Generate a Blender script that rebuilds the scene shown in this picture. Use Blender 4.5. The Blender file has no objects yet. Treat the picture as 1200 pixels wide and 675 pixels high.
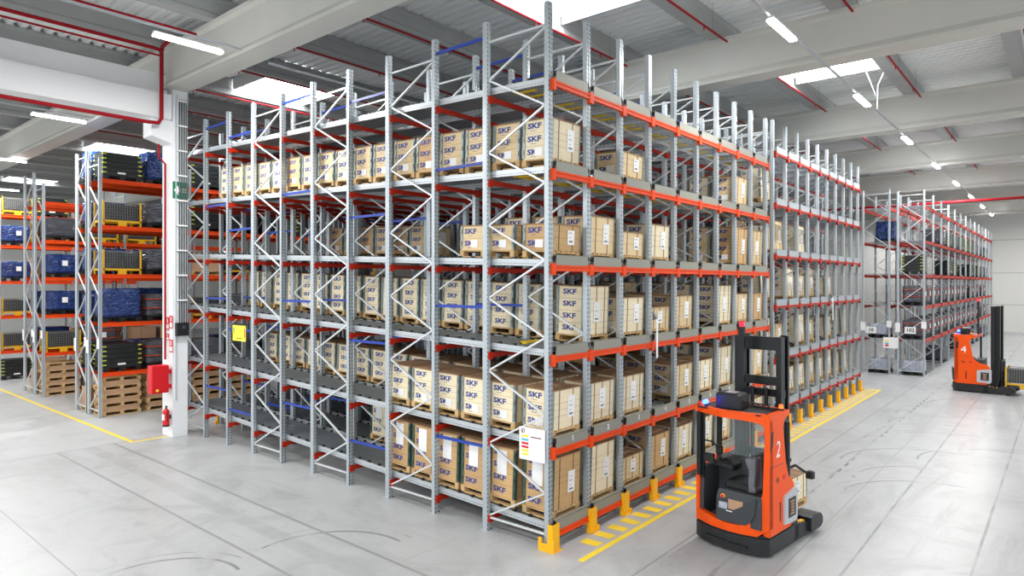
import bpy, math, random
from mathutils import Vector, Matrix, Euler, noise
random.seed(7)
sc = bpy.context.scene
PI = math.pi
# ------------------------------------------------------------------ camera, world, light, exposure
cam_d = bpy.data.cameras.new('camera'); cam = bpy.data.objects.new('camera', cam_d); sc.collection.objects.link(cam)
cam_d.sensor_width = 36; cam_d.lens = 771.19 / 1200 * 36; cam_d.shift_y = -6.3 / 1200
cam_d.clip_start = .1; cam_d.clip_end = 300
cam.location = (-8.292, -6.269, 4.2)
cam.rotation_euler = (PI / 2, 0, .7019 - PI / 2)
sc.camera = cam
sc.view_settings.view_transform = 'Standard'; sc.view_settings.look = 'None'
sc.view_settings.gamma = 1; sc.view_settings.use_curve_mapping = False
sc.view_settings.exposure = .10
W = bpy.data.worlds.new('world'); sc.world = W; W.use_nodes = True
W.node_tree.nodes['Background'].inputs[0].default_value = (.93, .97, 1, 1)
W.node_tree.nodes['Background'].inputs[1].default_value = 1.4
LAMP_W = 365.0       # watts of one ceiling tube
SKYLIGHT_E = 14.0    # emission of the rooflight panes
def area(name, loc, sx, sy, watts, rot=(0, 0, 0), col=(1, .99, .97)):
    l = bpy.data.lights.new(name, 'AREA'); l.shape = 'RECTANGLE'; l.size = sx; l.size_y = sy; l.energy = watts; l.color = col
    o = bpy.data.objects.new(name, l); o.location = loc; o.rotation_euler = rot; sc.collection.objects.link(o); return o

# ------------------------------------------------------------------ materials
def lin(c):
    return tuple(((v / 255) / 12.92 if v / 255 <= .04045 else ((v / 255 + .055) / 1.055) ** 2.4) for v in c) + (1,)
def mat(name, rgb, rough=.5, metal=0, emit=0, spec=.5, bump=0, bscale=30, var=0, vscale=3, alpha=1, trans=0, obrand=0, stretch=None):
    m = bpy.data.materials.new(name); m.use_nodes = True; nt = m.node_tree; b = nt.nodes['Principled BSDF']
    c = lin(rgb); b.inputs['Base Color'].default_value = c
    b.inputs['Roughness'].default_value = rough; b.inputs['Metallic'].default_value = metal
    b.inputs['Specular IOR Level'].default_value = spec
    if emit: b.inputs['Emission Color'].default_value = c; b.inputs['Emission Strength'].default_value = emit
    if alpha < 1: b.inputs['Alpha'].default_value = alpha
    if trans: b.inputs['Transmission Weight'].default_value = trans
    L = nt.links; N = nt.nodes
    tc = None
    def coords():
        nonlocal tc
        if tc is None:
            t = N.new('ShaderNodeTexCoord'); mp = N.new('ShaderNodeMapping'); L.new(t.outputs['Object'], mp.inputs[0])
            if stretch: mp.inputs['Scale'].default_value = stretch
            tc = mp
        return tc.outputs[0]
    src = None
    if var:
        n = N.new('ShaderNodeTexNoise'); n.inputs['Scale'].default_value = vscale; n.inputs['Detail'].default_value = 4
        L.new(coords(), n.inputs['Vector'])
        mx = N.new('ShaderNodeMix'); mx.data_type = 'RGBA'
        mx.inputs[6].default_value = tuple(max(0, v * (1 - var)) for v in c[:3]) + (1,)
        mx.inputs[7].default_value = tuple(min(1, v * (1 + var)) for v in c[:3]) + (1,)
        L.new(n.outputs['Fac'], mx.inputs[0]); src = mx.outputs[2]
    if obrand:
        oi = N.new('ShaderNodeObjectInfo'); hsv = N.new('ShaderNodeHueSaturation')
        mr = N.new('ShaderNodeMapRange'); mr.inputs[3].default_value = 1 - obrand; mr.inputs[4].default_value = 1 + obrand * .6
        L.new(oi.outputs['Random'], mr.inputs[0]); L.new(mr.outputs[0], hsv.inputs['Value'])
        if src: L.new(src, hsv.inputs['Color'])
        else: hsv.inputs['Color'].default_value = c
        src = hsv.outputs[0]
    if src: L.new(src, b.inputs['Base Color'])
    if bump:
        n = N.new('ShaderNodeTexNoise'); n.inputs['Scale'].default_value = bscale; L.new(coords(), n.inputs['Vector'])
        bm = N.new('ShaderNodeBump'); bm.inputs['Strength'].default_value = bump; bm.inputs['Distance'].default_value = .02 if bscale > 10 else .07
        L.new(n.outputs['Fac'], bm.inputs['Height']); L.new(bm.outputs[0], b.inputs['Normal'])
    return m
M = {}
M['galv'] = mat('galvanised_steel', (186, 193, 198), .38, .55, var=.12, vscale=9)
M['galv_dull'] = mat('dull_galvanised_steel', (160, 167, 172), .5, .4, var=.15, vscale=5)
M['brace'] = mat('brace_steel', (222, 226, 229), .35, .4)
M['orange_beam'] = mat('orange_red_beam_paint', (224, 70, 12), .5, 0, var=.05, spec=.25)
M['dull_red_beam'] = mat('red_beam_paint', (176, 38, 14), .5, 0, spec=.25)
M['stop_plate'] = mat('grey_beige_plate', (142, 142, 131), .5, .1)
M['blue'] = mat('blue_tie_paint', (30, 62, 160), .4)
M['black_plastic'] = mat('black_plastic', (24, 26, 28), .5)
M['roller'] = mat('roller_steel', (128, 134, 138), .32, .3)
M['yellow'] = mat('safety_yellow', (246, 180, 10), .45)
M['yellow_stop'] = mat('yellow_lever', (238, 200, 30), .45)
M['wood_pale'] = mat('pale_crate_wood', (240, 225, 192), .7, var=.08, vscale=3, stretch=(1, 1, 7), obrand=.10)
M['wood_tan'] = mat('tan_crate_wood', (204, 166, 116), .7, var=.14, vscale=3, stretch=(1, 1, 7), obrand=.14)
M['wood_mid'] = mat('honey_crate_wood', (226, 200, 156), .7, var=.12, vscale=3, stretch=(1, 1, 7), obrand=.12)
M['lid'] = mat('crate_lid_wood', (150, 116, 84), .75, var=.2, vscale=6)
M['pallet'] = mat('pallet_wood', (206, 172, 122), .8, var=.2, vscale=5, obrand=.12)
M['ink'] = mat('blue_ink', (24, 62, 140), .6)
M['ink_black'] = mat('black_ink', (40, 40, 44), .6)
M['ink_grey'] = mat('grey_print', (120, 122, 126), .6)
M['conduit_dark'] = mat('dark_conduit', (72, 78, 82), .45)
M['paper'] = mat('white_paper', (240, 240, 240), .6)
M['strap'] = mat('dark_strap', (92, 78, 52), .5)
M['zinc'] = mat('zinc_corner_rail', (150, 160, 158), .4, .5, var=.2, vscale=14)
M['zinc_green'] = mat('green_grey_corner_rail', (74, 98, 88), .45, .3, var=.3, vscale=14)
M['concrete'] = mat('painted_concrete', (204, 203, 196), .7, var=.05, vscale=1.2, bump=.1, bscale=12)
M['concrete_white'] = mat('white_painted_concrete', (232, 234, 236), .6, var=.03, vscale=1)
M['purlin'] = mat('purlin_concrete', (166, 168, 167), .7, var=.1, vscale=2)
M['deck'] = mat('roof_deck_sheet', (238, 240, 239), .5)
M['skylight'] = mat('rooflight_pane', (250, 253, 255), .4, emit=SKYLIGHT_E)
M['skylight_frame'] = mat('rooflight_upstand', (200, 204, 206), .5)
M['pipe_red'] = mat('sprinkler_red', (150, 16, 28), .6, spec=.2)
M['lamp_on'] = mat('lit_tube', (255, 255, 255), .4, emit=22)
M['lamp_body'] = mat('lamp_body_white', (220, 222, 224), .4)
M['tray'] = mat('grey_conduit', (104, 110, 114), .4, .3)
M['paint_yellow'] = mat('yellow_floor_paint', (240, 208, 50), .5, var=.08, vscale=4)
M['wall'] = mat('white_wall_panel', (214, 214, 210), .7)
M['truck'] = mat('truck_orange', (242, 84, 10), .4, spec=.3)
M['truck_black'] = mat('truck_black', (30, 32, 35), .45, var=.2, vscale=8)
M['truck_grey'] = mat('truck_dark_grey', (58, 63, 68), .6)
M['mast'] = mat('mast_black', (25, 29, 32), .4, .2)
M['light_grey'] = mat('light_grey_casing', (186, 190, 196), .4)
M['white'] = mat('white_vinyl', (242, 242, 242), .5)
M['glass'] = mat('clear_screen', (200, 220, 225), .05, alpha=.25)
M['bag'] = mat('clear_plastic_bag', (150, 156, 166), .2, alpha=.42, bump=1, bscale=18)
M['card'] = mat('brown_cardboard', (184, 148, 118), .8, var=.08)
M['blue_lamp'] = mat('blue_spot_lamp', (20, 40, 255), .3, emit=45)
M['red_lamp'] = mat('red_beacon', (230, 20, 50), .3, emit=2.5)
M['orange_lamp'] = mat('orange_beacon', (255, 110, 30), .3, emit=1.2)
M['film_blue'] = mat('blue_stretch_film', (30, 56, 112), .25, bump=1, bscale=7, var=.65, vscale=4, stretch=(1, 1, 2.2))
M['film_grey'] = mat('clear_film_over_grey_load', (78, 80, 88), .2, bump=1, bscale=7, var=.9, vscale=5, stretch=(.6, .6, 3.5))
M['film_pale'] = mat('milky_stretch_film', (172, 178, 192), .25, bump=.9, bscale=8, var=.35, vscale=5)
M['crate_black'] = mat('black_tote_plastic', (30, 34, 34), .45)
M['lime'] = mat('lime_corner', (196, 206, 70), .5)
M['cage_yellow'] = mat('cage_yellow', (226, 176, 28), .45)
M['wire'] = mat('cage_wire', (150, 152, 150), .4, .5)
M['goods_dark'] = mat('dark_goods', (52, 54, 56), .5, var=.8, vscale=16, bump=.8, bscale=20)
M['green_sign'] = mat('green_exit_sign', (10, 120, 78), .5)
M['red'] = mat('fire_red', (210, 24, 34), .35)
M['maroon'] = mat('maroon_print', (110, 20, 50), .6)
M['cyan'] = mat('cyan_print', (90, 190, 225), .6)
M['print_yellow'] = mat('yellow_print', (245, 225, 60), .6)
M['sign_yellow'] = mat('yellow_sign_sheet', (240, 232, 70), .6)

def upright_material():
    m = mat('perforated_upright_steel', (184, 192, 197), .36, .5); nt = m.node_tree; N = nt.nodes; L = nt.links
    b = N['Principled BSDF']; t = N.new('ShaderNodeTexCoord'); s = N.new('ShaderNodeSeparateXYZ'); L.new(t.outputs['Object'], s.inputs[0])
    def mth(op, a, bb=None, v=None):
        n = N.new('ShaderNodeMath'); n.operation = op; L.new(a, n.inputs[0])
        if bb is not None: L.new(bb, n.inputs[1])
        if v is not None: n.inputs[1].default_value = v
        return n.outputs[0]
    ax = mth('ABSOLUTE', s.outputs[0]); d = mth('ABSOLUTE', mth('SUBTRACT', ax, v=.038)); mx = mth('LESS_THAN', d, v=.009)
    fz = mth('FRACT', mth('MULTIPLY', s.outputs[2], v=1 / .075)); mz = mth('LESS_THAN', fz, v=.5)
    ay = mth('ABSOLUTE', s.outputs[1]); my = mth('GREATER_THAN', ay, v=.0455)
    front = mth('MULTIPLY', mth('MULTIPLY', mx, mz), my)
    k = front
    mix = N.new('ShaderNodeMix'); mix.data_type = 'RGBA'; mix.inputs[6].default_value = lin((184, 192, 197)); mix.inputs[7].default_value = lin((38, 42, 46))
    L.new(k, mix.inputs[0]); L.new(mix.outputs[2], b.inputs['Base Color'])
    mm = N.new('ShaderNodeMath'); mm.operation = 'MULTIPLY_ADD'; L.new(k, mm.inputs[0]); mm.inputs[1].default_value = -.5; mm.inputs[2].default_value = .5
    L.new(mm.outputs[0], b.inputs['Metallic'])
    return m
M['upright'] = upright_material()

def rail_material():
    m = mat('slotted_rail_steel', (196, 202, 206), .34, .5); nt = m.node_tree; N = nt.nodes; L = nt.links
    b = N['Principled BSDF']; t = N.new('ShaderNodeTexCoord'); s = N.new('ShaderNodeSeparateXYZ'); L.new(t.outputs['Object'], s.inputs[0])
    def mth(op, a, v=None, bb=None):
        n = N.new('ShaderNodeMath'); n.operation = op; L.new(a, n.inputs[0])
        if v is not None: n.inputs[1].default_value = v
        if bb is not None: L.new(bb, n.inputs[1])
        return n.outputs[0]
    fy = mth('LESS_THAN', mth('FRACT', mth('MULTIPLY', s.outputs[1], 1 / .05)), .35)
    z = mth('LESS_THAN', mth('ABSOLUTE', mth('SUBTRACT', s.outputs[2], -.025)), .008)
    k = mth('MULTIPLY', fy, bb=z)
    mix = N.new('ShaderNodeMix'); mix.data_type = 'RGBA'; mix.inputs[6].default_value = lin((196, 202, 206)); mix.inputs[7].default_value = lin((50, 54, 58))
    L.new(k, mix.inputs[0]); L.new(mix.outputs[2], b.inputs['Base Color'])
    return m
M['rail'] = rail_material()

def floor_material():
    m = bpy.data.materials.new('polished_concrete_floor'); m.use_nodes = True; nt = m.node_tree; N = nt.nodes; L = nt.links
    b = N['Principled BSDF']; t = N.new('ShaderNodeTexCoord'); P = t.outputs['Object']
    s = N.new('ShaderNodeSeparateXYZ'); L.new(P, s.inputs[0]); X, Y = s.outputs[0], s.outputs[1]
    def mth(op, a, b2=None, c=None, clamp=False):
        n = N.new('ShaderNodeMath'); n.operation = op; n.use_clamp = clamp
        for i, v in enumerate((a, b2, c)):
            if v is None: continue
            if isinstance(v, (int, float)): n.inputs[i].default_value = v
            else: L.new(v, n.inputs[i])
        return n.outputs[0]
    def nz(scale, detail=5, stretch=None, rough=.55, dist=0):
        n = N.new('ShaderNodeTexNoise'); n.inputs['Scale'].default_value = scale; n.inputs['Detail'].default_value = detail
        n.inputs['Roughness'].default_value = rough; n.inputs['Distortion'].default_value = dist
        if stretch:
            mp = N.new('ShaderNodeMapping'); mp.inputs['Scale'].default_value = stretch; L.new(P, mp.inputs[0]); L.new(mp.outputs[0], n.inputs['Vector'])
        else: L.new(P, n.inputs['Vector'])
        return n.outputs['Fac']
    def ramp(v, a, c):
        r = N.new('ShaderNodeMapRange'); r.interpolation_type = 'SMOOTHSTEP'; L.new(v, r.inputs[0]); r.inputs[1].default_value = a; r.inputs[2].default_value = c
        return r.outputs[0]
    wob = mth('MULTIPLY', mth('SUBTRACT', nz(.7, 2), .5), .02)
    def line(coord, at, w, soft, gate=None, wobble=True):
        c = mth('ADD', coord, wob) if wobble else coord
        d = mth('ABSOLUTE', mth('SUBTRACT', c, at))
        r = N.new('ShaderNodeMapRange'); r.interpolation_type = 'SMOOTHSTEP'; L.new(d, r.inputs[0]); r.inputs[1].default_value = w; r.inputs[2].default_value = w + soft
        r.inputs[3].default_value = 1; r.inputs[4].default_value = 0
        o = r.outputs[0]
        return mth('MULTIPLY', o, gate) if gate is not None else o
    broken = ramp(nz(1.3, 4), .38, .62)
    dark = None
    def add(v, k):
        nonlocal dark
        v = mth('MULTIPLY', v, k); dark = v if dark is None else mth('MAXIMUM', dark, v)
    left = mth('LESS_THAN', X, -.6); mainleft = mth('MULTIPLY', left, mth('LESS_THAN', Y, 12.8))
    right = mth('MULTIPLY', mth('LESS_THAN', Y, -.7), mth('GREATER_THAN', X, -.5))
    grad = mth('ADD', mth('MULTIPLY', broken, .5), .5)
    add(line(X, -3.14, .010, .035, mainleft), .40); add(line(X, -1.885, .010, .045, mainleft), .42)
    add(line(X, -2.46, .10, .12, mth('MULTIPLY', mainleft, grad)), .20); add(line(X, -3.75, .05, .12, mth('MULTIPLY', mainleft, broken)), .16)
    add(line(X, -5.12, .006, .012, None, False), .4)
    add(line(Y, 12.75, .012, .03, left), .38); add(line(Y, 7.9, .004, .012, left, False), .22); add(line(Y, 1.4, .004, .012, left, False), .22)
    add(line(Y, -1.5, .006, .024, right), .50); add(line(Y, -2.33, .015, .03, mth('MULTIPLY', right, broken)), .40)
    add(line(Y, -3.05, .004, .02, right), .32); add(line(Y, -3.77, .006, .028, mth('MULTIPLY', right, grad)), .60)
    add(line(Y, -5.2, .006, .03, mth('MULTIPLY', right, grad)), .55); add(line(Y, -4.4, .05, .1, mth('MULTIPLY', right, broken)), .10)
    dash = mth('LESS_THAN', mth('FRACT', mth('MULTIPLY', X, 1.6)), .5); add(line(Y, -2.36, .018, .02, mth('MULTIPLY', mth('MULTIPLY', right, dash), ramp(nz(.35, 2), .45, .6))), .75)
    # cross joints and arcs of tyre rubber
    for at in (4.6, 9.4, 14.2, 19.0, 23.8): add(line(X, at, .004, .012, right, False), .22)
    for cx, cy, rad in ((9.0, -4.2, 2.1), (11.2, -4.4, 2.4), (12.9, -4.0, 1.9), (14.3, -4.3, 2.2), (16.2, -4.3, 2.3), (18.8, -4.9, 2.4), (6.2, -4.6, 1.8), (18.9, -4.2, 1.6), (20.6, -4.9, 1.3), (7.6, -4.4, 1.7), (10.2, -5.4, 1.9), (-4.6, 3.2, 1.1), (-2.6, 2.2, 1.3)):
        dx = mth('SUBTRACT', X, cx); dy = mth('SUBTRACT', Y, cy)
        r = mth('SQRT', mth('ADD', mth('MULTIPLY', dx, dx), mth('MULTIPLY', dy, dy)))
        quarter = mth('MULTIPLY', mth('GREATER_THAN', dx, -.3), mth('GREATER_THAN', dy, -.2))
        add(line(r, rad, .010, .035, mth('MULTIPLY', quarter, ramp(nz(1.1, 3), .36, .56))), .55)
        add(line(r, rad + .22, .008, .03, mth('MULTIPLY', quarter, ramp(nz(1.7, 3), .46, .62))), .32)
    blot = ramp(nz(.55, 9, None, .68, 1.2), .42, .74); add(blot, .26)
    streak_r = mth('MULTIPLY', ramp(nz(1.0, 9, (.16, 1.3, 1), .66, .8), .46, .74), right); add(streak_r, .32)
    streak_l = mth('MULTIPLY', ramp(nz(1.0, 9, (1.3, .16, 1), .66, .8), .50, .78), mainleft); add(streak_l, .24)
    smear = ramp(nz(.9, 10, (1, .45, 1), .75, 3.0), .58, .72); add(smear, .26)
    fine = mth('MULTIPLY', mth('SUBTRACT', nz(14, 6, None, .7), .5), .10)
    big = mth('MULTIPLY', mth('SUBTRACT', nz(.18, 3), .5), .10)
    base = N.new('ShaderNodeMix'); base.data_type = 'RGBA'
    base.inputs[6].default_value = lin((176, 178, 179)); base.inputs[7].default_value = lin((50, 48, 46))
    L.new(mth('ADD', mth('ADD', dark, fine), big, clamp=True), base.inputs[0])
    L.new(base.outputs[2], b.inputs['Base Color'])
    L.new(mth('ADD', mth('MULTIPLY', nz(1.2, 5), .08), .31), b.inputs['Roughness'])
    b.inputs['Specular IOR Level'].default_value = .45
    return m
M['floor'] = floor_material()

# ------------------------------------------------------------------ mesh helper
class MB:
    def __init__(s): s.v = []; s.f = []; s.m = []
    def add(s, vs, fs, m=0, T=None):
        n = len(s.v)
        s.v += [tuple(T @ Vector(p)) for p in vs] if T is not None else [tuple(p) for p in vs]
        s.f += [tuple(i + n for i in f) for f in fs]; s.m += [m] * len(fs); return s
    def box(s, x0, x1, y0, y1, z0, z1, m=0, T=None):
        return s.add([(x0, y0, z0), (x1, y0, z0), (x1, y1, z0), (x0, y1, z0), (x0, y0, z1), (x1, y0, z1), (x1, y1, z1), (x0, y1, z1)],
                     [(0, 3, 2, 1), (4, 5, 6, 7), (0, 1, 5, 4), (1, 2, 6, 5), (2, 3, 7, 6), (3, 0, 4, 7)], m, T)
    def cbox(s, x0, x1, y0, y1, z0, z1, c=.01, m=0, T=None):   # box with chamfered vertical and top edges
        P = [(x0 + c, y0), (x1 - c, y0), (x1, y0 + c), (x1, y1 - c), (x1 - c, y1), (x0 + c, y1), (x0, y1 - c), (x0, y0 + c)]
        cx, cy = (x0 + x1) / 2, (y0 + y1) / 2
        def sh(p): return (p[0] + (c if p[0] < cx else -c), p[1] + (c if p[1] < cy else -c))
        vs = [(p[0], p[1], z0) for p in P] + [(p[0], p[1], z1 - c) for p in P] + [(*sh(p), z1) for p in P]
        fs = [tuple(range(7, -1, -1)), tuple(range(16, 24))]
        for r in (0, 8):
            for i in range(8): j = (i + 1) % 8; fs.append((r + i, r + j, r + 8 + j, r + 8 + i))
        return s.add(vs, fs, m, T)
    def bar(s, p, q, w, h=None, m=0, up=(0, 0, 1)):
        p = Vector(p); q = Vector(q); h = h or w; d = (q - p); L = d.length; d.normalize(); u = Vector(up)
        if abs(d.dot(u)) > .99: u = Vector((0, 1, 0))
        a = d.cross(u).normalized(); b = a.cross(d).normalized()
        T = Matrix.Translation(p) @ Matrix((a, d, b)).transposed().to_4x4()
        return s.box(-w / 2, w / 2, 0, L, -h / 2, h / 2, m, T)
    def cyl(s, p, q, r, n=10, m=0, r2=None, cap=True):
        p = Vector(p); q = Vector(q); r2 = r if r2 is None else r2; d = (q - p).normalized()
        u = Vector((0, 0, 1)) if abs(d.z) < .9 else Vector((1, 0, 0)); a = d.cross(u).normalized(); b = d.cross(a)
        vs = []
        for c, rr in ((p, r), (q, r2)):
            for i in range(n): t = 2 * PI * i / n; vs.append(c + a * math.cos(t) * rr + b * math.sin(t) * rr)
        fs = [(i, (i + 1) % n, n + (i + 1) % n, n + i) for i in range(n)]
        if cap: fs += [tuple(range(n - 1, -1, -1)), tuple(range(n, 2 * n))]
        return s.add(vs, fs, m)
    def tube(s, pts, r, n=8, m=0):
        pts = [Vector(p) for p in pts]; rings = []
        ref = Vector((.123, .456, .88)).normalized(); base = len(s.v); vs = []; fs = []
        for i, p in enumerate(pts):
            d = (pts[min(i + 1, len(pts) - 1)] - pts[max(i - 1, 0)]).normalized(); a = d.cross(ref).normalized(); b = d.cross(a)
            vs += [p + a * math.cos(2 * PI * k / n) * r + b * math.sin(2 * PI * k / n) * r for k in range(n)]
        for i in range(len(pts) - 1):
            for k in range(n): j = (k + 1) % n; fs.append((i * n + k, i * n + j, (i + 1) * n + j, (i + 1) * n + k))
        fs += [tuple(range(n - 1, -1, -1)), tuple(range((len(pts) - 1) * n, len(pts) * n))]
        return s.add(vs, fs, m)
    def prism(s, poly, axis, a, b, m=0, T=None):   # poly of 2-D points extruded along axis from a to b
        def P(p, t):
            return (t, p[0], p[1]) if axis == 'x' else (p[0], t, p[1]) if axis == 'y' else (p[0], p[1], t)
        n = len(poly); vs = [P(p, a) for p in poly] + [P(p, b) for p in poly]
        fs = [(i, (i + 1) % n, n + (i + 1) % n, n + i) for i in range(n)] + [tuple(range(n - 1, -1, -1)), tuple(range(n, 2 * n))]
        return s.add(vs, fs, m, T)
    def mesh(s, name, mats, smooth=False):
        import bmesh
        me = bpy.data.meshes.new(name); me.from_pydata(s.v, [], s.f)
        for k in mats: me.materials.append(M[k])
        me.polygons.foreach_set('material_index', s.m)
        bm = bmesh.new(); bm.from_mesh(me); bmesh.ops.recalc_face_normals(bm, faces=bm.faces); bm.to_mesh(me); bm.free()
        if smooth: me.polygons.foreach_set('use_smooth', [True] * len(me.polygons))
        me.update(); return me
    def build(s, name, mats, parent=None, loc=(0, 0, 0), smooth=False):
        if isinstance(mats, str): mats = [mats]
        return link(name, s.mesh(name, mats, smooth), parent, loc)
def link(name, me, parent=None, loc=(0, 0, 0), rot=(0, 0, 0)):
    o = bpy.data.objects.new(name, me); sc.collection.objects.link(o); o.parent = parent; o.location = loc; o.rotation_euler = rot; return o
def tag(o, label=None, cat=None, group=None, kind=None):
    if label: o['label'] = label
    if cat: o['category'] = cat
    if group: o['group'] = group
    if kind: o['kind'] = kind
    return o
def empty(name, loc=(0, 0, 0), rz=0): return link(name, None, None, loc, (0, 0, rz))
KIDS = {}
def kids(o): return [c for c in o.children]
def copy_tree(o, parent=None):
    c = o.copy(); sc.collection.objects.link(c); c.parent = parent
    for ch in kids(o): copy_tree(ch, c)
    return c
def struct(o): o['kind'] = 'structure'; return o
def text_geo(txt, size, depth=.002, bold=.0):
    cu = bpy.data.curves.new('lettering', 'FONT'); cu.body = txt; cu.size = size; cu.extrude = depth; cu.offset = bold; cu.align_x = 'CENTER'; cu.align_y = 'CENTER'; cu.resolution_u = 2
    o = bpy.data.objects.new('lettering', cu); sc.collection.objects.link(o)
    dg = bpy.context.evaluated_depsgraph_get(); me = bpy.data.meshes.new_from_object(o.evaluated_get(dg))
    vs = [tuple(v.co) for v in me.vertices]; fs = [tuple(p.vertices) for p in me.polygons]
    bpy.data.objects.remove(o); bpy.data.curves.remove(cu); bpy.data.meshes.remove(me); return vs, fs
ROT_FACE_NX = Matrix(((0, 0, -1), (-1, 0, 0), (0, 1, 0))).to_4x4()   # text (x right, y up) onto a face looking towards -x
ROT_FACE_NY = Matrix(((1, 0, 0), (0, 0, -1), (0, 1, 0))).to_4x4()    # onto a face looking towards -y
ORD = ['first', 'second', 'third', 'fourth', 'fifth', 'sixth', 'seventh', 'eighth', 'ninth', 'tenth', 'eleventh', 'twelfth', 'thirteenth', 'fourteenth', 'fifteenth', 'sixteenth', 'seventeenth', 'eighteenth', 'nineteenth', 'twentieth', 'twenty-first', 'twenty-second', 'twenty-third', 'twenty-fourth', 'twenty-fifth', 'twenty-sixth', 'twenty-seventh', 'twenty-eighth']

# ------------------------------------------------------------------ the hall
X0, X1, Y0, Y1, ZD = -24, 61.5, -24, 54, 11.12
struct(MB().box(X0, X1 + .3, Y0, Y1 + .3, -.3, 0).build('floor', 'floor'))
def wall(name, a, b):
    pass
w = MB().box(X1, X1 + .3, Y0, Y1 + .3, 0, 11.4)
for z in (2.3, 5.0, 7.8): w.box(X1 - .01, X1, Y0, Y1, z, z + .05, 1)
struct(w.build('wall_right', ['wall', 'purlin']))
struct(MB().box(X0, X1, Y1, Y1 + .3, 0, 11.4).build('wall_left', ['wall']))
def deck_mesh():
    pitch, h = .30, .095; mb = MB(); n = int((X1 - X0) / pitch); prof = []
    for i in range(n):
        x = X0 + i * pitch; prof += [(x, ZD), (x + .13, ZD), (x + .17, ZD + h), (x + .26, ZD + h)]
    prof.append((X0 + n * pitch, ZD)); poly = prof + [(prof[-1][0], ZD + .12), (X0, ZD + .12)]
    N_ = len(prof)
    vs = [(p[0], Y0, p[1]) for p in prof] + [(p[0], Y1, p[1]) for p in prof]
    mb.add(vs, [(i, i + 1, N_ + i + 1, N_ + i) for i in range(N_ - 1)])
    mb.box(X0, X1, Y0, Y1, ZD + .12, ZD + .2)
    return mb
struct(deck_mesh().build('ceiling', 'deck'))
GX = [-.5 + 9.1 * k for k in range(-1, 7)]
for gx in GX:
    prof = [(-.30, 9.44), (.30, 9.44), (.30, 9.52), (.20, 9.66), (.20, 10.42), (.30, 10.48), (.30, 10.57), (-.30, 10.57), (-.30, 10.48), (-.20, 10.42), (-.20, 9.66), (-.30, 9.52)]
    struct(MB().prism([(gx + p[0], p[1]) for p in prof], 'y', Y0, Y1 - .1).build('ceiling_girder', 'concrete'))
PY = [-5.1 + 2.95 * k for k in range(-5, 20)]
for py in PY:
    prof = [(-.16, 10.57), (.16, 10.57), (.16, 10.68), (.11, 10.74), (.11, 11.0), (.16, 11.05), (.16, ZD), (-.16, ZD), (-.16, 11.05), (-.11, 11.0), (-.11, 10.74), (-.16, 10.68)]
    struct(MB().prism([(py + p[0], p[1]) for p in prof], 'x', X0, X1 - .05).build('ceiling_purlin', 'purlin'))
wn = 0
for bx, j in ((0, 7), (1, 6), (2, 6), (3, 6), (0, 11), (1, 11), (0, 16), (1, 16), (0, 21), (2, 11)):
    cx = 4.0 + 9.1 * bx
    ya, yb = PY[j] + .19, PY[j] + 2.95 - .19
    wn += 1
    o = MB().box(cx - 1.3, cx + 1.3, ya, yb, ZD - .16, ZD - .12).build('window_%d' % wn, 'skylight'); struct(o)
    f = MB()
    for a, b, c, d in ((cx - 1.36, cx - 1.3, ya, yb), (cx + 1.3, cx + 1.36, ya, yb)): f.box(a, b, c, d, ZD - .36, ZD)
    f.build('window_frame', 'skylight_frame', o)
# side beam, column, corbel
struct(MB().prism([(12.2, 8.6), (12.95, 8.6), (12.95, 9.85), (12.5, 9.85), (12.5, 9.27), (12.2, 9.27)], 'x', -24, -.66).build('ceiling_side_beam', 'concrete_white'))
struct(MB().box(-.6, -.2, 12.3, 12.95, 0, 9.44).build('wall_column', 'concrete_white'))
struct(MB().prism([(-1.12, 8.12), (-.6, 7.98), (-.6, 8.6), (-1.12, 8.6)], 'y', 12.34, 12.9).build('wall_column_corbel', 'concrete_white'))
c = MB()
for i in range(4): c.cyl((-.43 + i * .062, 12.27, 3.1), (-.43 + i * .062, 12.27, 9.2), .020, 8)
for i in range(9):
    z = 3.7 + i * .68; c.box(-.5, -.22, 12.25, 12.298, z, z + .04, 1)
tag(c.build('conduit_bundle', ['conduit_dark', 'white']), 'bundle of grey vertical conduits clipped to the white column', 'conduit')
for i, xx in enumerate((-.52, -.235)):
    c = MB().tube([(xx, 12.28, 3.1 if i else 1.0), (xx, 12.28, 9.0), (xx, 12.2, 9.3)], .014, 8)
    tag(c.build('conduit', 'light_grey'), ['long white conduit down the left side of the column face', 'white conduit at the right edge of the column face'][i], 'conduit')
t = empty('control_box', (-.38, 12.24, 2.93)); tag(t, 'black control box on the column below the grey conduits', 'control box')
MB().cbox(-.17, .17, -.07, .04, -.18, .18, .015).build('casing', 'black_plastic', t)
MB().cyl((.02, -.07, .05), (.02, -.10, .05), .05, 14).build('dial', 'truck_grey', t)
t = empty('exit_sign', (-.4, 12.292, 6.72)); tag(t, 'green exit sign with white left arrow high on the column', 'sign')
MB().box(-.2, .2, -.006, .006, -.23, .23).build('panel', 'green_sign', t)
MB().prism([(-.17, 0), (-.06, .14), (-.06, .05), (-.0, .05), (-.0, -.05), (-.06, -.05), (-.06, -.14)], 'y', -.010, -.006).box(.02, .17, -.010, -.006, -.05, -.02).box(.02, .17, -.010, -.006, .02, .05).build('arrow', 'white', t)
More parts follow.
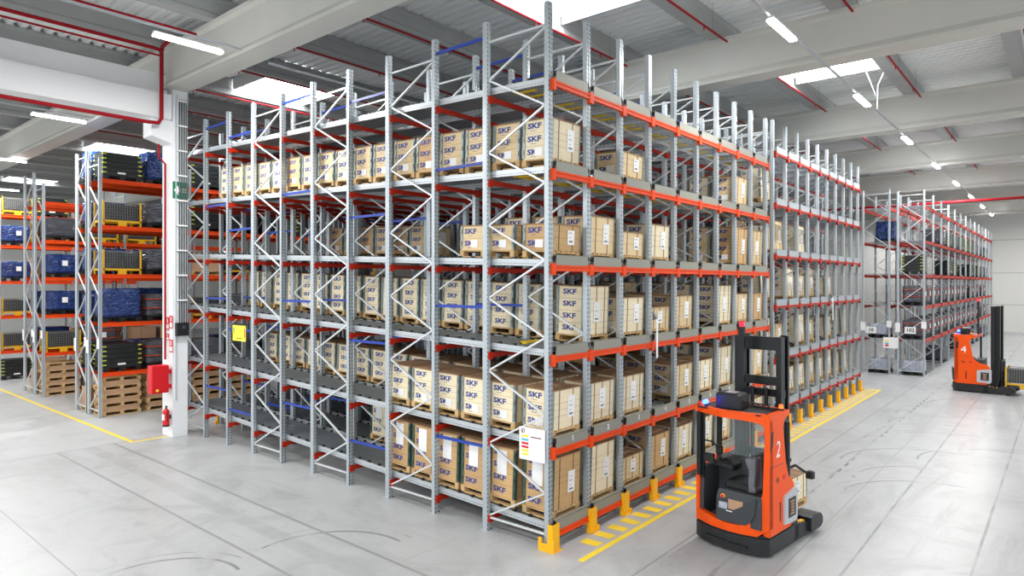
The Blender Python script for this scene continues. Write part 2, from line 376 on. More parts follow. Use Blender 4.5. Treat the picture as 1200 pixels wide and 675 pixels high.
for i, (yy, z0, z1) in enumerate(((12.38, 2.95, 3.3), (12.6, 2.9, 3.25), (12.38, 2.3, 2.65), (12.6, 2.62, 2.8))):
    t = empty('fire_sign', (-.606, yy, z0)); tag(t, ['red and white fire sign on column, upper right', 'red and white fire sign on column, upper left', 'red and white fire sign on column, lower right', 'small red sign on column between the others'][i], 'sign')
    h = z1 - z0
    MB().box(-.004, .004, -.1, .1, 0, h).build('panel', 'red', t)
    MB().box(-.007, -.004, -.075, .075, h * .1, h * .45).box(-.007, -.004, -.02, .03, h * .55, h * .9).build('pictogram', 'white', t)
t = empty('hose_cabinet', (-1.02, 12.42, 1.24)); tag(t, 'red fire hose cabinet mounted on the left side of the column', 'fire cabinet')
MB().cbox(-.12, .32, -.14, .16, 0, .74, .015).build('case', 'red', t)
MB().box(.32, .42, -.08, .1, .1, .2).box(.32, .42, -.08, .1, .5, .6).box(.32, .34, -.08, .1, .2, .5).build('wall_bracket', 'red', t)
MB().box(-.10, .30, -.152, -.14, .03, .71).build('door', 'red', t)
MB().box(-.02, .05, -.158, -.152, .05, .11).build('sticker', 'print_yellow', t)
t = empty('fire_extinguisher', (-.72, 12.42, .30)); tag(t, 'red fire extinguisher hanging low on the column', 'fire extinguisher')
e = MB().cyl((0, 0, .04), (0, 0, .42), .085, 16); e.cyl((0, 0, .42), (0, 0, .48), .085, 16, r2=.03); e.build('cylinder', 'red', t, smooth=False)
MB().cyl((0, 0, 0), (0, 0, .05), .087, 16).build('foot_ring', 'black_plastic', t)
MB().box(-.086, -.04, -.06, .06, .18, .34).build('instruction_label', 'paper', t)
MB().box(.06, .125, -.03, .03, .2, .3).build('wall_hook', 'black_plastic', t)
MB().cyl((0, 0, .48), (0, 0, .53), .025, 8).box(-.01, .01, -.09, .04, .53, .56).build('valve', 'black_plastic', t)
MB().tube([(0, -.03, .52), (.0, -.12, .46), (.0, -.11, .3), (0, -.1, .16)], .012).build('hose', 'black_plastic', t)

# sprinkler pipes: one line beside every second purlin, cut at the girders
for i, py in enumerate(PY[3:16]):
    for b in range(0, 6):
        xa, xb = GX[b] + .34, GX[b + 1] - .34
        y = py - .34; z = 10.42
        if b == 0: continue
        p = MB().cyl((xa, y, z), (xb, y, z), .028, 8)
        for k in range(3):
            xx = xa + (k + .5) * (xb - xa) / 3; p.cyl((xx, y, z), (xx, y, z - .12), .014, 6); p.cyl((xx + .5, y, z), (xx + .5, y, ZD), .004, 5, 1)
        tag(p.build('sprinkler_pipe', ['pipe_red', 'tray']), 'thin red sprinkler pipe under the roof, %s bay, %s line from the right' % (ORD[b - 1], ORD[i]), 'sprinkler pipe', 'sprinkler branch pipes under the roof')
def bigpipe(pts, r, label, name='sprinkler_main'):
    tag(MB().tube(pts, r, 10).build(name, 'pipe_red'), label, 'pipe')
bigpipe([(-20, 12.08, 8.40), (-1.3, 12.08, 8.40), (-1.05, 12.08, 8.42), (-.98, 12.06, 8.55), (-.98, 12.06, 10.30), (-1.02, 11.9, 10.4), (-1.1, 11.3, 10.4)], .05, 'red sprinkler main under the side beam rising beside the column')
bigpipe([(-20, 11.72, 10.25), (-1.3, 11.72, 10.25), (-1.12, 11.78, 10.25), (-1.03, 11.95, 10.25)], .045, 'thick red pipe along the roof joining the riser at upper left')
bigpipe([(-20, 10.1, 10.3), (-.95, 10.1, 10.3)], .03, 'thin red pipe nearest the upper left corner')
bigpipe([(-20, 11.3, 9.95), (-1.3, 11.3, 9.95)], .025, 'thin red pipe below the thick one at upper left')
bigpipe([(-.86, 12.55, 7.95), (-.86, 12.55, 7.6), (-.67, 12.6, 7.45), (-.67, 12.6, 2.1)], .028, 'red riser pipe down the left side of the column', 'sprinkler_riser')
bigpipe([(33.7, -23, 8.5), (33.7, 30, 8.5)], .07, 'thick red main crossing far down the hall')
# lamps
def lamp_proto():
    t = empty('ceiling_lamp')
    MB().box(-.72, .72, -.05, .05, 0, .05).build('housing', 'lamp_body', t)
    MB().cbox(-.72, .72, -.075, .075, -.045, .0, .012).build('tube', 'lamp_on', t)
    MB().cyl((-.6, 0, .05), (-.6, 0, .10), .008, 6).build('hanger', 'tray', t); MB().cyl((.6, 0, .05), (.6, 0, .10), .008, 6).build('hanger', 'tray', t)
    return t
lamp0 = lamp_proto(); used = False
def lamp(x, y, z, label, group, k_=1.0):
    global used
    o = copy_tree(lamp0) if used else lamp0; used = True
    o.location = (x, y, z); tag(o, label, 'ceiling lamp', group)
    area('lamp_light', (x, y, z - .06), 1.4, .14, LAMP_W * k_)
for k in range(8):
    lamp(5.5 + 6.8 * k, -1.82, 9.36, '%s ceiling lamp from the front above the truck aisle' % ORD[k], 'lamps above the truck aisle', .62)
for k, x in enumerate((-2.0, -8.5)):
    lamp(x - .0, 8.1, 9.33, ['long bright ceiling lamp beside the big girder at upper left', 'ceiling lamp of the near row out to the left'][k], 'lamps above the left aisle')
lamp(-1.75, 17.7, 9.33, 'ceiling lamp below the side beam, left of the column', 'lamps above the left aisle')
lamp(-1.0, 27.5, 9.33, 'ceiling lamp at the left edge above the far racks', 'lamps above the left aisle')
lamp(1.0, 37.3, 9.2, 'farthest ceiling lamp above the left racks', 'lamps above the left aisle')
for i, (x, y) in enumerate(((-14, -2), (-7.5, -2), (-1.0, -11), (5.5, -11), (12, -11), (18.5, -11), (-9, -11), (25, -11), (-14.5, 17.7), (-8.2, 17.7), (-7.5, 27.5), (31.5, -11), (44, -11), (-2, -18), (9, -18), (22, -18), (12, 20), (46, -18), (55, -6), (55, -12), (58, 6), (36, 12), (36, 22), (-15.0, 8.1), (-21, -2))):  # unseen lamps added to brighten the hall, rack sides and far wall
    lamp(x, y, 9.25, 'added fill lamp outside the picture, %s of the hidden ones' % ORD[i], 'added fill lamps outside the picture', 1.15 if x < -5 and y > -5 else (.4 if x < 30 else .9))
for i, (x0, x1, y, z) in enumerate(((-3.0, 55, -1.82, 9.43), (-22, -.84, 8.1, 9.5), (-.16, 26, 8.1, 9.36), (-22, -.84, 17.7, 9.5))):
    tag(MB().box(x0, x1, y - .025, y + .025, z - .022, z + .022).build('lamp_trunking', 'light_grey'),
        ['grey lamp trunking running down the truck aisle', 'lamp trunking above the left aisle, near row', 'lamp trunking crossing above the near rack block', 'lamp trunking of the second row, far left'][i], 'trunking')
t = MB().tube([(14.2, -1.82, 9.45), (14.2, -1.84, 10.2), (14.25, -2.0, 10.6)], .022).tube([(14.2, -1.78, 9.9), (14.2, -1.62, 10.4), (14.25, -1.5, 10.7)], .018)
tag(t.build('cable_drop', 'light_grey'), 'white forked cable dropping from roof to the aisle lamp trunking', 'cable')

# floor paint
def paint(mb, name='floor_marking'): return struct(mb.build(name, 'paint_yellow'))
paint(MB().box(-.05, 20.6, -.70, -.60, 0, .002))
pm = MB()
for k in range(50):
    x = .55 + k * .41
    if x > 20.3: break
    pm.add([(x, -.22, .002), (x + .20, -.22, .002), (x + .22, -.54, .002), (x + .02, -.54, .002), (x, -.22, 0), (x + .20, -.22, 0), (x + .22, -.54, 0), (x + .02, -.54, 0)], [(0, 1, 2, 3), (4, 7, 6, 5), (0, 4, 5, 1), (1, 5, 6, 2), (2, 6, 7, 3), (3, 7, 4, 0)])
paint(pm)
paint(MB().box(20.6, 20.7, -.70, .1, 0, .002))
paint(MB().box(-1.56, -1.46, 12.55, 50, 0, .002))
paint(MB().box(-1.46, -.62, 12.5, 12.6, 0, .002))

# ------------------------------------------------------------------ pallet-flow rack blocks
UP = [(-.055, -.05), (-.018, -.05), (-.014, -.036), (.014, -.036), (.018, -.05), (.055, -.05), (.055, .028), (.036, .05), (-.036, .05), (-.055, .028)]
def upright_mb(H, k=1):
    mb = MB().prism([(a * k, b * k) for a, b in UP], 'z', .012, H); mb.box(-.08, .08, -.07, .07, 0, .012); return mb
YU = [0, 1.302, 2.592, 3.894, 5.184, 6.486, 7.776, 9.078, 10.37, 11.66, 12.96]
PAIRS = [(0, 1), (2, 3), (4, 5), (6, 7), (9, 10)]
def rack_block(ox, n, zl, slope, sx, H, label, name='pallet_flow_rack', infeed=False):
    root = empty(name, (ox, 0, 0)); tag(root, label, 'rack')
    um = upright_mb(H).mesh('upright', ['upright'])
    # ladder bracing
    def brace(d):
        b = MB(); w = .035; x = 0
        b.bar((x, .05, .22), (x, d - .05, .22), w, .03)
        z = .25; a = True; step = .615
        while z + step < H - .25:
            b.bar((x, d - .05 if a else .05, z), (x, .05 if a else d - .05, z + step), w, .028); z += step; a = not a
        b.bar((x, .05, H - .35), (x, d - .05, H - .35), w, .03); return b
    bm_ = brace(1.302).mesh('upright_frame', ['brace'])
    tie = MB().bar((0, .05, 0), (0, 1.25, 0), .03, .05).mesh('spacer_tie', ['blue'])
    ZT = ((.92, 3.0, 5.55, 7.95), (1.40, 3.78, 6.25, 8.38)); tm = []
    for zz in ZT:
        mb_ = MB()
        for z in zz: mb_.bar((0, .05, z), (0, 1.25, z), .03, .05)
        tm.append(mb_.mesh('spacer_ties', ['blue']))
    for i in range(n + 1):
        x = i * sx
        for a, b in PAIRS:
            f = link('upright_frame', bm_, root, (x, YU[a], 0)); link('upright', um, f, (0, 0, 0)); link('upright', um, f, (0, YU[b] - YU[a], 0), (0, 0, PI))
        link('upright', um, root, (x, YU[8], 0))
        for j, (a, hi) in enumerate(((1, 1), (3, 0), (5, 1), (7, 0), (8, 1))):
            if i < 5:
                for z in ZT[hi]: link('spacer_tie', tie, root, (x, YU[a], z))
            else: link('spacer_ties', tm[hi], root, (x, YU[a], 0))['kind'] = 'stuff'
    # face beams, stops, connectors
    hb = .048 if not infeed else .03
    bmz = MB().prism([(-.115, -hb), (-.06, -hb), (-.06, hb), (-.115, hb), (-.115, hb * .4), (-.104, hb * .3), (-.104, -hb * .3), (-.115, -hb * .4)], 'x', .05, sx - .05)
    for s in (.0, 1):
        xa = s * sx; bmz.box(xa - (.0 if s == 0 else .058), xa + (.058 if s == 0 else .0), -.122, -.052, -.11, .075)
    bmesh_ = bmz.mesh('face_beam', ['orange_beam' if not infeed else 'dull_red_beam'])
    stop = MB().box(.09, sx - .09, -.10, -.085, .05 if not infeed else .03, .215).box(.09, sx - .09, -.10, -.03, .205, .215).mesh('lane_end_plate', ['stop_plate' if not infeed else 'galv_dull'])
    clip = MB().box(.068, .084, -.105, -.05, .13, .2).mesh('plate_clip', ['black_plastic'])
    backb = MB().box(.06, sx - .06, .055, .10, -.07, .06).mesh('back_beam', ['dull_red_beam'])
    cross = MB().box(-.02, n * sx, .06, .11, -.150, -.070)
    for i in range(n + 1):
        cross.box(i * sx - (.03 if i == 0 else .07), i * sx + .07, .055, .112, -.185, -.06)
    crossm = cross.mesh('cross_beam', ['dull_red_beam'])
    Lr = 12.9; y0 = .02
    rails = []
    for sgn, xx in ((0, .075), (1, sx - .115)):
        r = MB().prism([(xx, -.06), (xx + .04, -.06), (xx + .04, -.052), (xx + .008, -.052), (xx + .008, .042), (xx + .04, .042), (xx + .04, .05), (xx, .05)], 'y', y0, Lr)
        rails.append(r.mesh('side_rail', ['rail']))
    ro = MB(); k = 0; y = .12
    while y < Lr - .1:
        ro.cyl((.12, y, .035), (sx - .12, y, .035), .03, 6, cap=False)
        if k % 3 == 0: ro.box(.08, .125, y - .03, y + .03, .02, .085, 1); ro.box(sx - .125, sx - .08, y - .03, y + .03, .02, .085, 1)
        y += .108; k += 1
    rom = ro.mesh('roller_bed', ['roller', 'black_plastic'])
    lev = MB().box(.30, .80, .78, .83, .065, .10).box(.30, .36, .70, .83, .065, .09).box(.25, .75, .86, .93, -.05, -.02).box(.3, .36, .5, .9, -.05, -.03).box(.62, .68, .5, .9, -.05, -.03).mesh('stop_lever', ['yellow_stop'])
    lev.materials.append(M['black_plastic'])
    ang = math.atan(slope)
    digits = [text_geo(str(i + 1), .13, .002, .002) for i in range(n)]
    for li, z in enumerate(zl):
        for i in range(n):
            b = link('face_beam', bmesh_, root, (i * sx, 0, z)); link('lane_end_plate', stop, root, (i * sx, 0, z)); link('plate_clip', clip, root, (i * sx, 0, z)) if not infeed else None; link('plate_clip', clip, root, (i * sx + sx - .148, 0, z)) if not infeed else None
            if not infeed and li == 1:
                d = MB(); d.add(digits[i][0], digits[i][1], 0, Matrix.Translation((i * sx + sx / 2, -.1025, z + .14)) @ ROT_FACE_NY); d.build('lane_number', 'white', root)
            lane = link('roller_lane', rom, root, (i * sx, 0, z + .09), (ang, 0, 0))
            for rm in rails: link('side_rail', rm, lane)
            if not infeed: link('stop_lever', lev, lane)
        for j, yy in enumerate(YU[1:]):
            link('cross_beam', crossm, root, (0, yy - .14, z + slope * yy + .08 - .035))
    return root
SX = 1.079; ZL = [.23, 1.53, 2.99, 4.43, 5.92, 7.34]; SL = .035
near = rack_block(0, 9, ZL, SL, SX, 8.63, 'tall near pallet flow rack with orange beams, grey uprights and numbered lanes')
ZL2 = [.66, 2.05, 3.52, 4.92, 6.34, 7.77]
far = rack_block(10.27, 9, ZL2, -.035, 1.071, 8.70, 'second pallet flow rack block further down the aisle, thin red beams', infeed=True)
far_over = None

# boards and signs on the near block
t = empty('load_sign', (-.075, .0, 1.36)); tag(t, 'white load sign with coloured rows hung on the corner upright', 'sign')
MB().box(-.005, .005, .0, .52, 0, .52).build('board', 'paper', t)
c = MB()
for i, mm in enumerate((0, 1, 2, 2, 0, 0)): c.box(-.008, -.005, .33, .47 - .0, .36 - i * .058, .395 - i * .058, mm)
c.build('coloured_rows', ['print_yellow', 'cyan', 'red'], t)
MB().box(-.008, -.005, .07, .28, .37, .385, 0).build('heading', 'maroon', t)
r_ = MB()
for i in range(12):
    a = 2 * PI * i / 12; b = 2 * PI * (i + 1) / 12; r_.bar((-.008, .44 + .035 * math.cos(a), .46 + .035 * math.sin(a)), (-.008, .44 + .035 * math.cos(b), .46 + .035 * math.sin(b)), .012, .004)
r_.bar((-.008, .44, .425), (-.008, .45, .475), .012, .004); r_.build('emblem', 'maroon', t)
t = empty('warning_sign', (-.02, 9.45, 2.72)); tag(t, 'yellow notice sheet hung on the left side of the near rack', 'sign')
MB().box(-.004, .004, 0, .66, 0, .40).build('sheet', 'sign_yellow', t)
MB().box(-.007, -.004, .03, .07, .1, .33).box(-.007, -.004, .58, .61, .18, .33, 1).box(-.006, -.004, .2, .45, .06, .075, 1).build('print', ['red', 'ink_black'], t)
MB().box(-.01, .01, -.01, .67, .40, .44).build('clip_rail', 'black_plastic', t)
for i, (x, z) in enumerate(((3 * SX - .01, 2.75), (10.27 + 5 * 1.071, 2.95))):
    t = empty('aisle_marker', (x, -.13, z)); tag(t, ['white folded aisle marker on a near block upright above the truck aisle', 'white folded aisle marker on the second block upright'][i], 'sign')
    MB().box(-.06, .0, -.09, -.08, .0, .75).build('panel', 'white', t)
    MB().add([(-.06, -.09, .75), (0, -.09, .75), (0, .0, .9), (-.06, 0, .9), (-.06, -.0, .72), (0, 0, .72)], [(0, 1, 2, 3), (0, 4, 5, 1), (0, 3, 4), (1, 5, 2), (3, 2, 5, 4)]).add([(-.06, -.09, 0), (0, -.09, 0), (0, .0, -.1), (-.06, 0, -.1), (-.06, -.0, .02), (0, 0, .02)], [(0, 1, 2, 3), (0, 4, 5, 1), (0, 3, 4), (1, 5, 2), (3, 2, 5, 4)]).build('bracket', 'tray', t)

# yellow upright protectors
pp = MB().prism([(-.09, -.06), (.09, -.06), (.09, .04), (.075, .04), (.075, -.045), (-.075, -.045), (-.075, .04), (-.09, .04)], 'z', .0, .40)
pp.box(-.13, .13, -.09, -.05, 0, .012); pp.box(-.13, -.09, -.09, .0, 0, .09); pp.box(.09, .13, -.09, .0, 0, .09)
ppm = pp.mesh('upright_protector', ['yellow'])
for b, (ox, sx, who) in enumerate(((0, SX, 'near block'), (10.27, 1.071, 'second block'))):
    for i in range(10):
        if b == 0 and i == 0:
            c = MB().prism([(-.09, -.06), (.09, -.06), (.09, .04), (.075, .04), (.075, -.045), (-.075, -.045), (-.075, .04), (-.09, .04)], 'z', 0, .42)
            c.box(-.125, -.09, -.1, .2, 0, .12).box(-.125, -.09, -.1, .02, .12, .2).box(-.125, -.09, .14, .2, .12, .2).box(-.13, .13, -.09, -.05, 0, .012)
            o = c.build('upright_protector', 'yellow', None, (0, -.10, 0))
        else: o = link('upright_protector', ppm, None, (ox + i * sx, -.10, 0))
        tag(o, 'yellow floor protector at the %s aisle upright of the %s' % (ORD[i], who), 'protector', 'yellow upright protectors')
for i in range(1, 4):
    o = link('upright_protector', ppm, None, (i * SX, 13.06, 0), (0, 0, PI)); tag(o, 'yellow protector behind the near block, %s from its left corner' % ORD[i], 'protector', 'yellow upright protectors')

# ------------------------------------------------------------------ crates
CW, CD, RH = .80, .60, .212
_v, _f = text_geo('SKF', .15, .0015, .005); SKF = ([(a * 1.2, b * .82, c) for a, b, c in _v], _f)
SMALL = text_geo('SKF', .05, .001, .001)
def pallet_mb(wx, wy):
    p = MB()
    for i in range(5): a = i * (wy - .1) / 4; p.box(0, wx, a, a + .1, .122, .144)
    for i in range(3):
        a = i * (wx - .1) / 2; p.box(a, a + .1, 0, wy, .10, .122)
        for j in range(3): b = j * (wy - .1) / 2; p.box(a, a + .1, b, b + .1, .022, .10)
        p.box(a, a + .1, 0, wy, 0, .022)
    for j in (0, 2): b = j * (wy - .1) / 2; p.box(0, wx, b, b + .1, 0, .022)
    return p
# pallet skids: openings both ways
def pallet_flow():
    p = MB()
    for i in range(6): a = i * (CW - .1) / 5; p.box(a, a + .1, 0, CD, .105, .124)
    for b in (0, CD - .09):
        p.box(0, CW, b, b + .09, .085, .105)
        for a in (0, CW - .12): p.box(a, a + .12, b, b + .09, .018, .085)
        p.box(0, CW, b, b + .09, 0, .018)
    p.box(0, .1, 0, CD, 0, .018)
    return p
pal_mesh = pallet_flow().mesh('pallet', ['pallet'])
crate_cache = {}
def crate_proto(rows, tone, style):
    key = (rows, tone, style)
    if key in crate_cache: return crate_cache[key], True
    t = empty('wooden_crate')
    link('pallet', pal_mesh, t)
    z0 = .126; body = MB(); h = rows * RH
    for r in range(rows):
        a = z0 + r * RH; body.box(.012, CW - .012, .012, CD - .012, a + .002, a + RH - .002)
        body.box(.014, CW - .014, .014, CD - .014, a + RH - .003, a + RH + .003, 2)
        if (r + style) % 3 == 1:
            body.box(.010, CW - .010, .010, CD - .010, a + RH * .5 - .001, a + RH * .5 + .001, 2)
    body.box(.0, CW, .0, CD, z0 + h, z0 + h + .018, 1)
    bo = body.build('crate_body', [tone, 'lid', 'strap'], t)
    for r in range(rows):
        zc = z0 + (r + .55) * RH; le = MB()
        le.add(*SKF, 0, Matrix.Translation((.011, CD / 2 + .06 - .04 * (style % 2), zc)) @ ROT_FACE_NX)
        if rows < 4: le.box(.0095, .012, CD / 2 + .02, CD / 2 + .14, zc - .078, zc - .072, 0)
        le.build('lettering', 'ink', bo)
    zm = 'zinc' if style != 2 else 'zinc_green'
    for yy in (0, 1):
        c = MB(); ya = 0 if yy == 0 else CD - .055
        c.box(-.004, .012, ya, ya + .055, z0 + .02, z0 + h); c.box(-.004, .05, -.004 if yy == 0 else CD - .008, .008 if yy == 0 else CD + .004, z0 + .02, z0 + h)
        for r in range(rows): c.box(-.018, -.002, ya + .015, ya + .04, z0 + (r + .4) * RH, z0 + (r + .75) * RH)
        c.build('corner_rail', zm, t)
        c = MB(); c.box(CW - .012, CW + .004, ya, ya + .055, z0 + .02, z0 + h); c.build('corner_rail', zm, t)
    for xx in (.2, .58) if style != 1 else (.15, .4, .66):
        MB().box(xx, xx + .014, .006, .012, z0, z0 + h + .02).box(xx, xx + .014, .006, CD - .006, z0 + h + .018, z0 + h + .022).box(xx, xx + .014, CD - .012, CD - .006, z0, z0 + h + .02).build('strap', 'strap', t)
    # labels on the aisle side
    lx = .44 if style != 1 else .32
    lb = MB().box(lx, lx + .19, .002, .0065, z0 + h * .26, z0 + h * .26 + (.36 if rows > 2 else .24))
    for k in range(4 if rows > 2 else 3): lb.box(lx + .04, lx + .04 + (.10, .05, .075, .06)[k], .0005, .002, z0 + h * .26 + .04 + k * .075, z0 + h * .26 + (.07, .048, .052, .046)[k] + k * .075, 1)
    lb.build('shipping_label', ['paper', 'ink_grey'], t)
    if style != 1:
        lb = MB().box(.003, .0095, .18, .34, z0 + .05, z0 + .18) if style == 0 else MB().box(.003, .0095, .2, .42, z0 + h * .45, z0 + h * .95)
        lb.build('side_label', 'paper', t)
    crate_cache[key] = t
    return t, False
LEVN = ['bottom', 'second', 'third', 'fourth', 'fifth', 'top']
TONEW = {'wood_pale': 'pale', 'wood_tan': 'brown', 'wood_mid': 'light brown'}
def put_crate(block, ox, sx, zl, slope, li, lane, y, rows, tone, style, n):
    p, had = crate_proto(rows, tone, style)
    o = copy_tree(p) if had else p
    z = zl[li] + .09 + .066
    o.location = (ox + lane * sx + .14, y, z + slope * y); o.rotation_euler = (math.atan(slope), 0, 0)
    hw = {2: 'low', 3: '', 4: 'tall'}[rows]
    if block == 0: lab = ('%s %s crate, %s level, %s lane, %s back, near rack' % (hw, TONEW[tone], LEVN[li], ORD[lane], ORD[n])).strip()
    else: lab = ('%s %s crate, %s level, %s lane, %s back, second rack' % (hw, TONEW[tone], LEVN[li], ORD[lane], ORD[n])).strip()
    tag(o, lab, 'crate', 'wooden crates in the near rack block' if block == 0 else 'wooden crates in the second rack block')
P_ = .664
def run(a, b, gap=0.0): return [.04 + k * P_ + (gap if k > 0 else 0) for k in range(a, b)]
FILL = {
 0: {0: (run(0, 6, .1), 4, 'wood_tan', 2), 1: (run(0, 9, .12), 4, 'wood_pale', 2), 2: (run(0, 2), 2, 'wood_mid', 1), 3: (run(0, 3), 3, 'wood_mid', 0), 4: (run(0, 3), 3, 'wood_mid', 1), 5: (run(0, 3), 3, 'wood_pale', 0), 6: (run(0, 2), 3, 'wood_mid', 1), 7: (run(0, 2), 3, 'wood_pale', 0), 8: (run(0, 1), 3, 'wood_mid', 1)},
 1: {0: (run(0, 6, .1), 3, 'wood_pale', 0), 1: (run(0, 16, .1), 3, 'wood_pale', 1), 2: (run(0, 4), 3, 'wood_pale', 1), 3: (run(3, 6), 3, 'wood_tan', 0), 4: (run(0, 4), 3, 'wood_mid', 0), 5: (run(0, 3), 3, 'wood_mid', 1), 6: (run(0, 2), 4, 'wood_pale', 0), 7: (run(0, 2), 3, 'wood_mid', 1), 8: (run(0, 2), 3, 'wood_mid', 0)},
 2: {1: ([.16] + [1.1 + k * P_ for k in range(0, 16)], 4, 'wood_pale', 1), 2: (run(0, 4), 3, 'wood_mid', 0), 3: (run(0, 1), 2, 'wood_mid', 1), 4: (run(0, 3), 3, 'wood_mid', 0), 5: (run(3, 6), 4, 'wood_mid', 0), 6: (run(0, 3), 4, 'wood_pale', 1), 7: (run(0, 2), 3, 'wood_mid', 0), 8: (run(0, 2), 3, 'wood_mid', 0)},
 3: {0: (run(0, 3, .12), 2, 'wood_mid', 0), 1: (run(0, 3), 3, 'wood_mid', 0), 2: (run(0, 1), 2, 'wood_mid', 0), 3: (run(0, 2), 3, 'wood_mid', 0), 4: (run(4, 10), 3, 'wood_tan', 1), 5: (run(3, 7), 4, 'wood_mid', 0), 7: (run(0, 3), 4, 'wood_mid', 0), 8: (run(0, 2), 4, 'wood_mid', 1)},
 4: {0: ([.05 + k * .655 for k in range(17)], 3, 'wood_mid', 0), 2: (run(0, 1), 2, 'wood_mid', 0), 4: (run(4, 9), 3, 'wood_tan', 0), 5: (run(3, 6), 3, 'wood_tan', 1), 7: (run(0, 2), 3, 'wood_mid', 0), 8: (run(1, 3), 4, 'wood_pale', 1)},
}
for li, lanes in FILL.items():
    for lane, (ys, rows, tone, style) in lanes.items():
        for n, y in enumerate(ys):
            tn = tone; st = style
            if tone == 'wood_mid' and (n * 7 + lane * 3 + li) % 4 == 0: tn = 'wood_pale'
            if tone == 'wood_mid' and (n * 5 + lane + li) % 7 == 3: tn = 'wood_tan'
            rw = rows
            put_crate(0, 0, SX, ZL, SL, li, lane, y, rw, tn, st, n)
for n, y in enumerate(run(8, 14)): put_crate(0, 0, SX, ZL, SL, 3, 2, y, 3, 'wood_tan' if n % 2 else 'wood_mid', 0, n + 1)
FILL2 = {4: (0,), 3: (0, 1, 3), 2: (0, 2, 3, 4, 6), 1: (0, 1, 3, 4, 6, 8), 0: (0, 1, 2, 3, 4, 5, 6, 7, 8)}
for li, lanes in FILL2.items():
    for lane in lanes:
        for n in range(2):
            put_crate(1, 10.27, 1.071, ZL2, -.035, li, lane, .35 + n * .68, [3, 4, 3, 3, 4][(lane + li + n) % 5], ['wood_pale', 'wood_mid', 'wood_pale'][(lane + n) % 3], (lane + li) % 2, n)

# ------------------------------------------------------------------ conventional racks and their loads
def conv_rack(name_label, x0, nb, bw, y0, y1, zl, H, beam='orange_beam', endtags=False, flow=False):
    root = empty('pallet_rack', (x0, y0, 0)); tag(root, name_label, 'rack'); d = y1 - y0
    um = upright_mb(H, .85).mesh('upright', ['upright'])
    b = MB(); z = .2; a = True; s = d * .75
    b.bar((0, .04, z), (0, d - .04, z), .035, .03)
    while z + s < H - .15: b.bar((0, d - .04 if a else .04, z), (0, .04 if a else d - .04, z + s), .035, .028); z += s; a = not a
    b.bar((0, .04, H - .2), (0, d - .04, H - .2), .035, .03)
    bm_ = b.mesh('upright_frame', ['brace'])
    for i in range(nb + 1):
        f = link('upright_frame', bm_, root, (i * bw, 0, 0)); link('upright', um, f); link('upright', um, f, (0, d, 0), (0, 0, PI))
    be = MB().prism([(-.03, -.065), (.025, -.065), (.025, .065), (-.03, .065), (-.03, .03), (-.02, .02), (-.02, -.02), (-.03, -.03)], 'x', .05, bw - .05)
    be.box(.045, .06, -.05, .05, -.11, .10).box(bw - .06, bw - .045, -.05, .05, -.11, .10)
    bme = be.mesh('load_beam', [beam])
    for z in zl:
        for i in range(nb):
            link('load_beam', bme, root, (i * bw, -.0, z)); link('load_beam', bme, root, (i * bw, d, z), (0, 0, 0))
    if flow:
        dk = MB()
        for k in range(6): dk.box(.05, bw - .05, .1 + k * (d - .3) / 5, .2 + k * (d - .3) / 5, .066, .075)
        dm = dk.mesh('shelf_panel', ['galv'])
        for z in zl:
            for i in range(nb): link('shelf_panel', dm, root, (i * bw, 0, z))
    if endtags:
        for yy, zz, hh in ((.0, 2.15, .3), (d, 1.95, .42)):
            MB().box(-.062, -.052, yy - .1, yy + .1, zz, zz + hh).build('location_tag', 'paper', root)
    return root
def wrap_mb(wx, wy, h, amp=.03, seed=0, z0=.15):
    nx, ny, nz_ = 10, 8, 8; vs = {}; mb = MB(); V = []; F = []
    def vid(i, j, k):
        key = (i, j, k)
        if key not in vs:
            p = Vector((i / nx * wx, j / ny * wy, z0 + k / nz_ * h)); c = Vector((wx / 2, wy / 2, z0 + h / 2)); q = p - c
            # round the corners a little
            e = Vector((abs(q.x) / (wx / 2), abs(q.y) / (wy / 2), abs(q.z) / (h / 2)))
            k2 = sorted(e)[1]; f = 1 - .045 * max(0, (k2 - .75) / .25)
            nn = noise.noise_vector(p * 4 + Vector((seed * 7.1, seed * 3.3, 0))) * amp
            V.append(tuple(c + q * f + Vector((nn.x, nn.y, nn.z * .6)) + Vector((0, 0, 0)))); vs[key] = len(V) - 1
        return vs[key]
    for i in range(nx):
        for j in range(ny):
            F.append((vid(i, j, 0), vid(i, j + 1, 0), vid(i + 1, j + 1, 0), vid(i + 1, j, 0))); F.append((vid(i, j, nz_), vid(i + 1, j, nz_), vid(i + 1, j + 1, nz_), vid(i, j + 1, nz_)))
    for i in range(nx):
        for k in range(nz_):
            F.append((vid(i, 0, k), vid(i + 1, 0, k), vid(i + 1, 0, k + 1), vid(i, 0, k + 1))); F.append((vid(i, ny, k), vid(i, ny, k + 1), vid(i + 1, ny, k + 1), vid(i + 1, ny, k)))
    for j in range(ny):
        for k in range(nz_):
            F.append((vid(0, j, k), vid(0, j, k + 1), vid(0, j + 1, k + 1), vid(0, j + 1, k))); F.append((vid(nx, j, k), vid(nx, j + 1, k), vid(nx, j + 1, k + 1), vid(nx, j, k + 1)))
    return mb.add(V, F)
PW, PD = 1.12, .82
def bpallet(): 
    p = MB()
    for i in range(5): a = i * (PD - .1) / 4; p.box(0, PW, a, a + .1, .12, .14)
    for a in (0, (PW - .16) / 2, PW - .16):
        for b in (0, (PD - .12) / 2, PD - .12): p.box(a, a + .16, b, b + .12, .02, .12)
        p.box(a, a + .16, 0, PD, 0, .02)
    return p
protos = {}
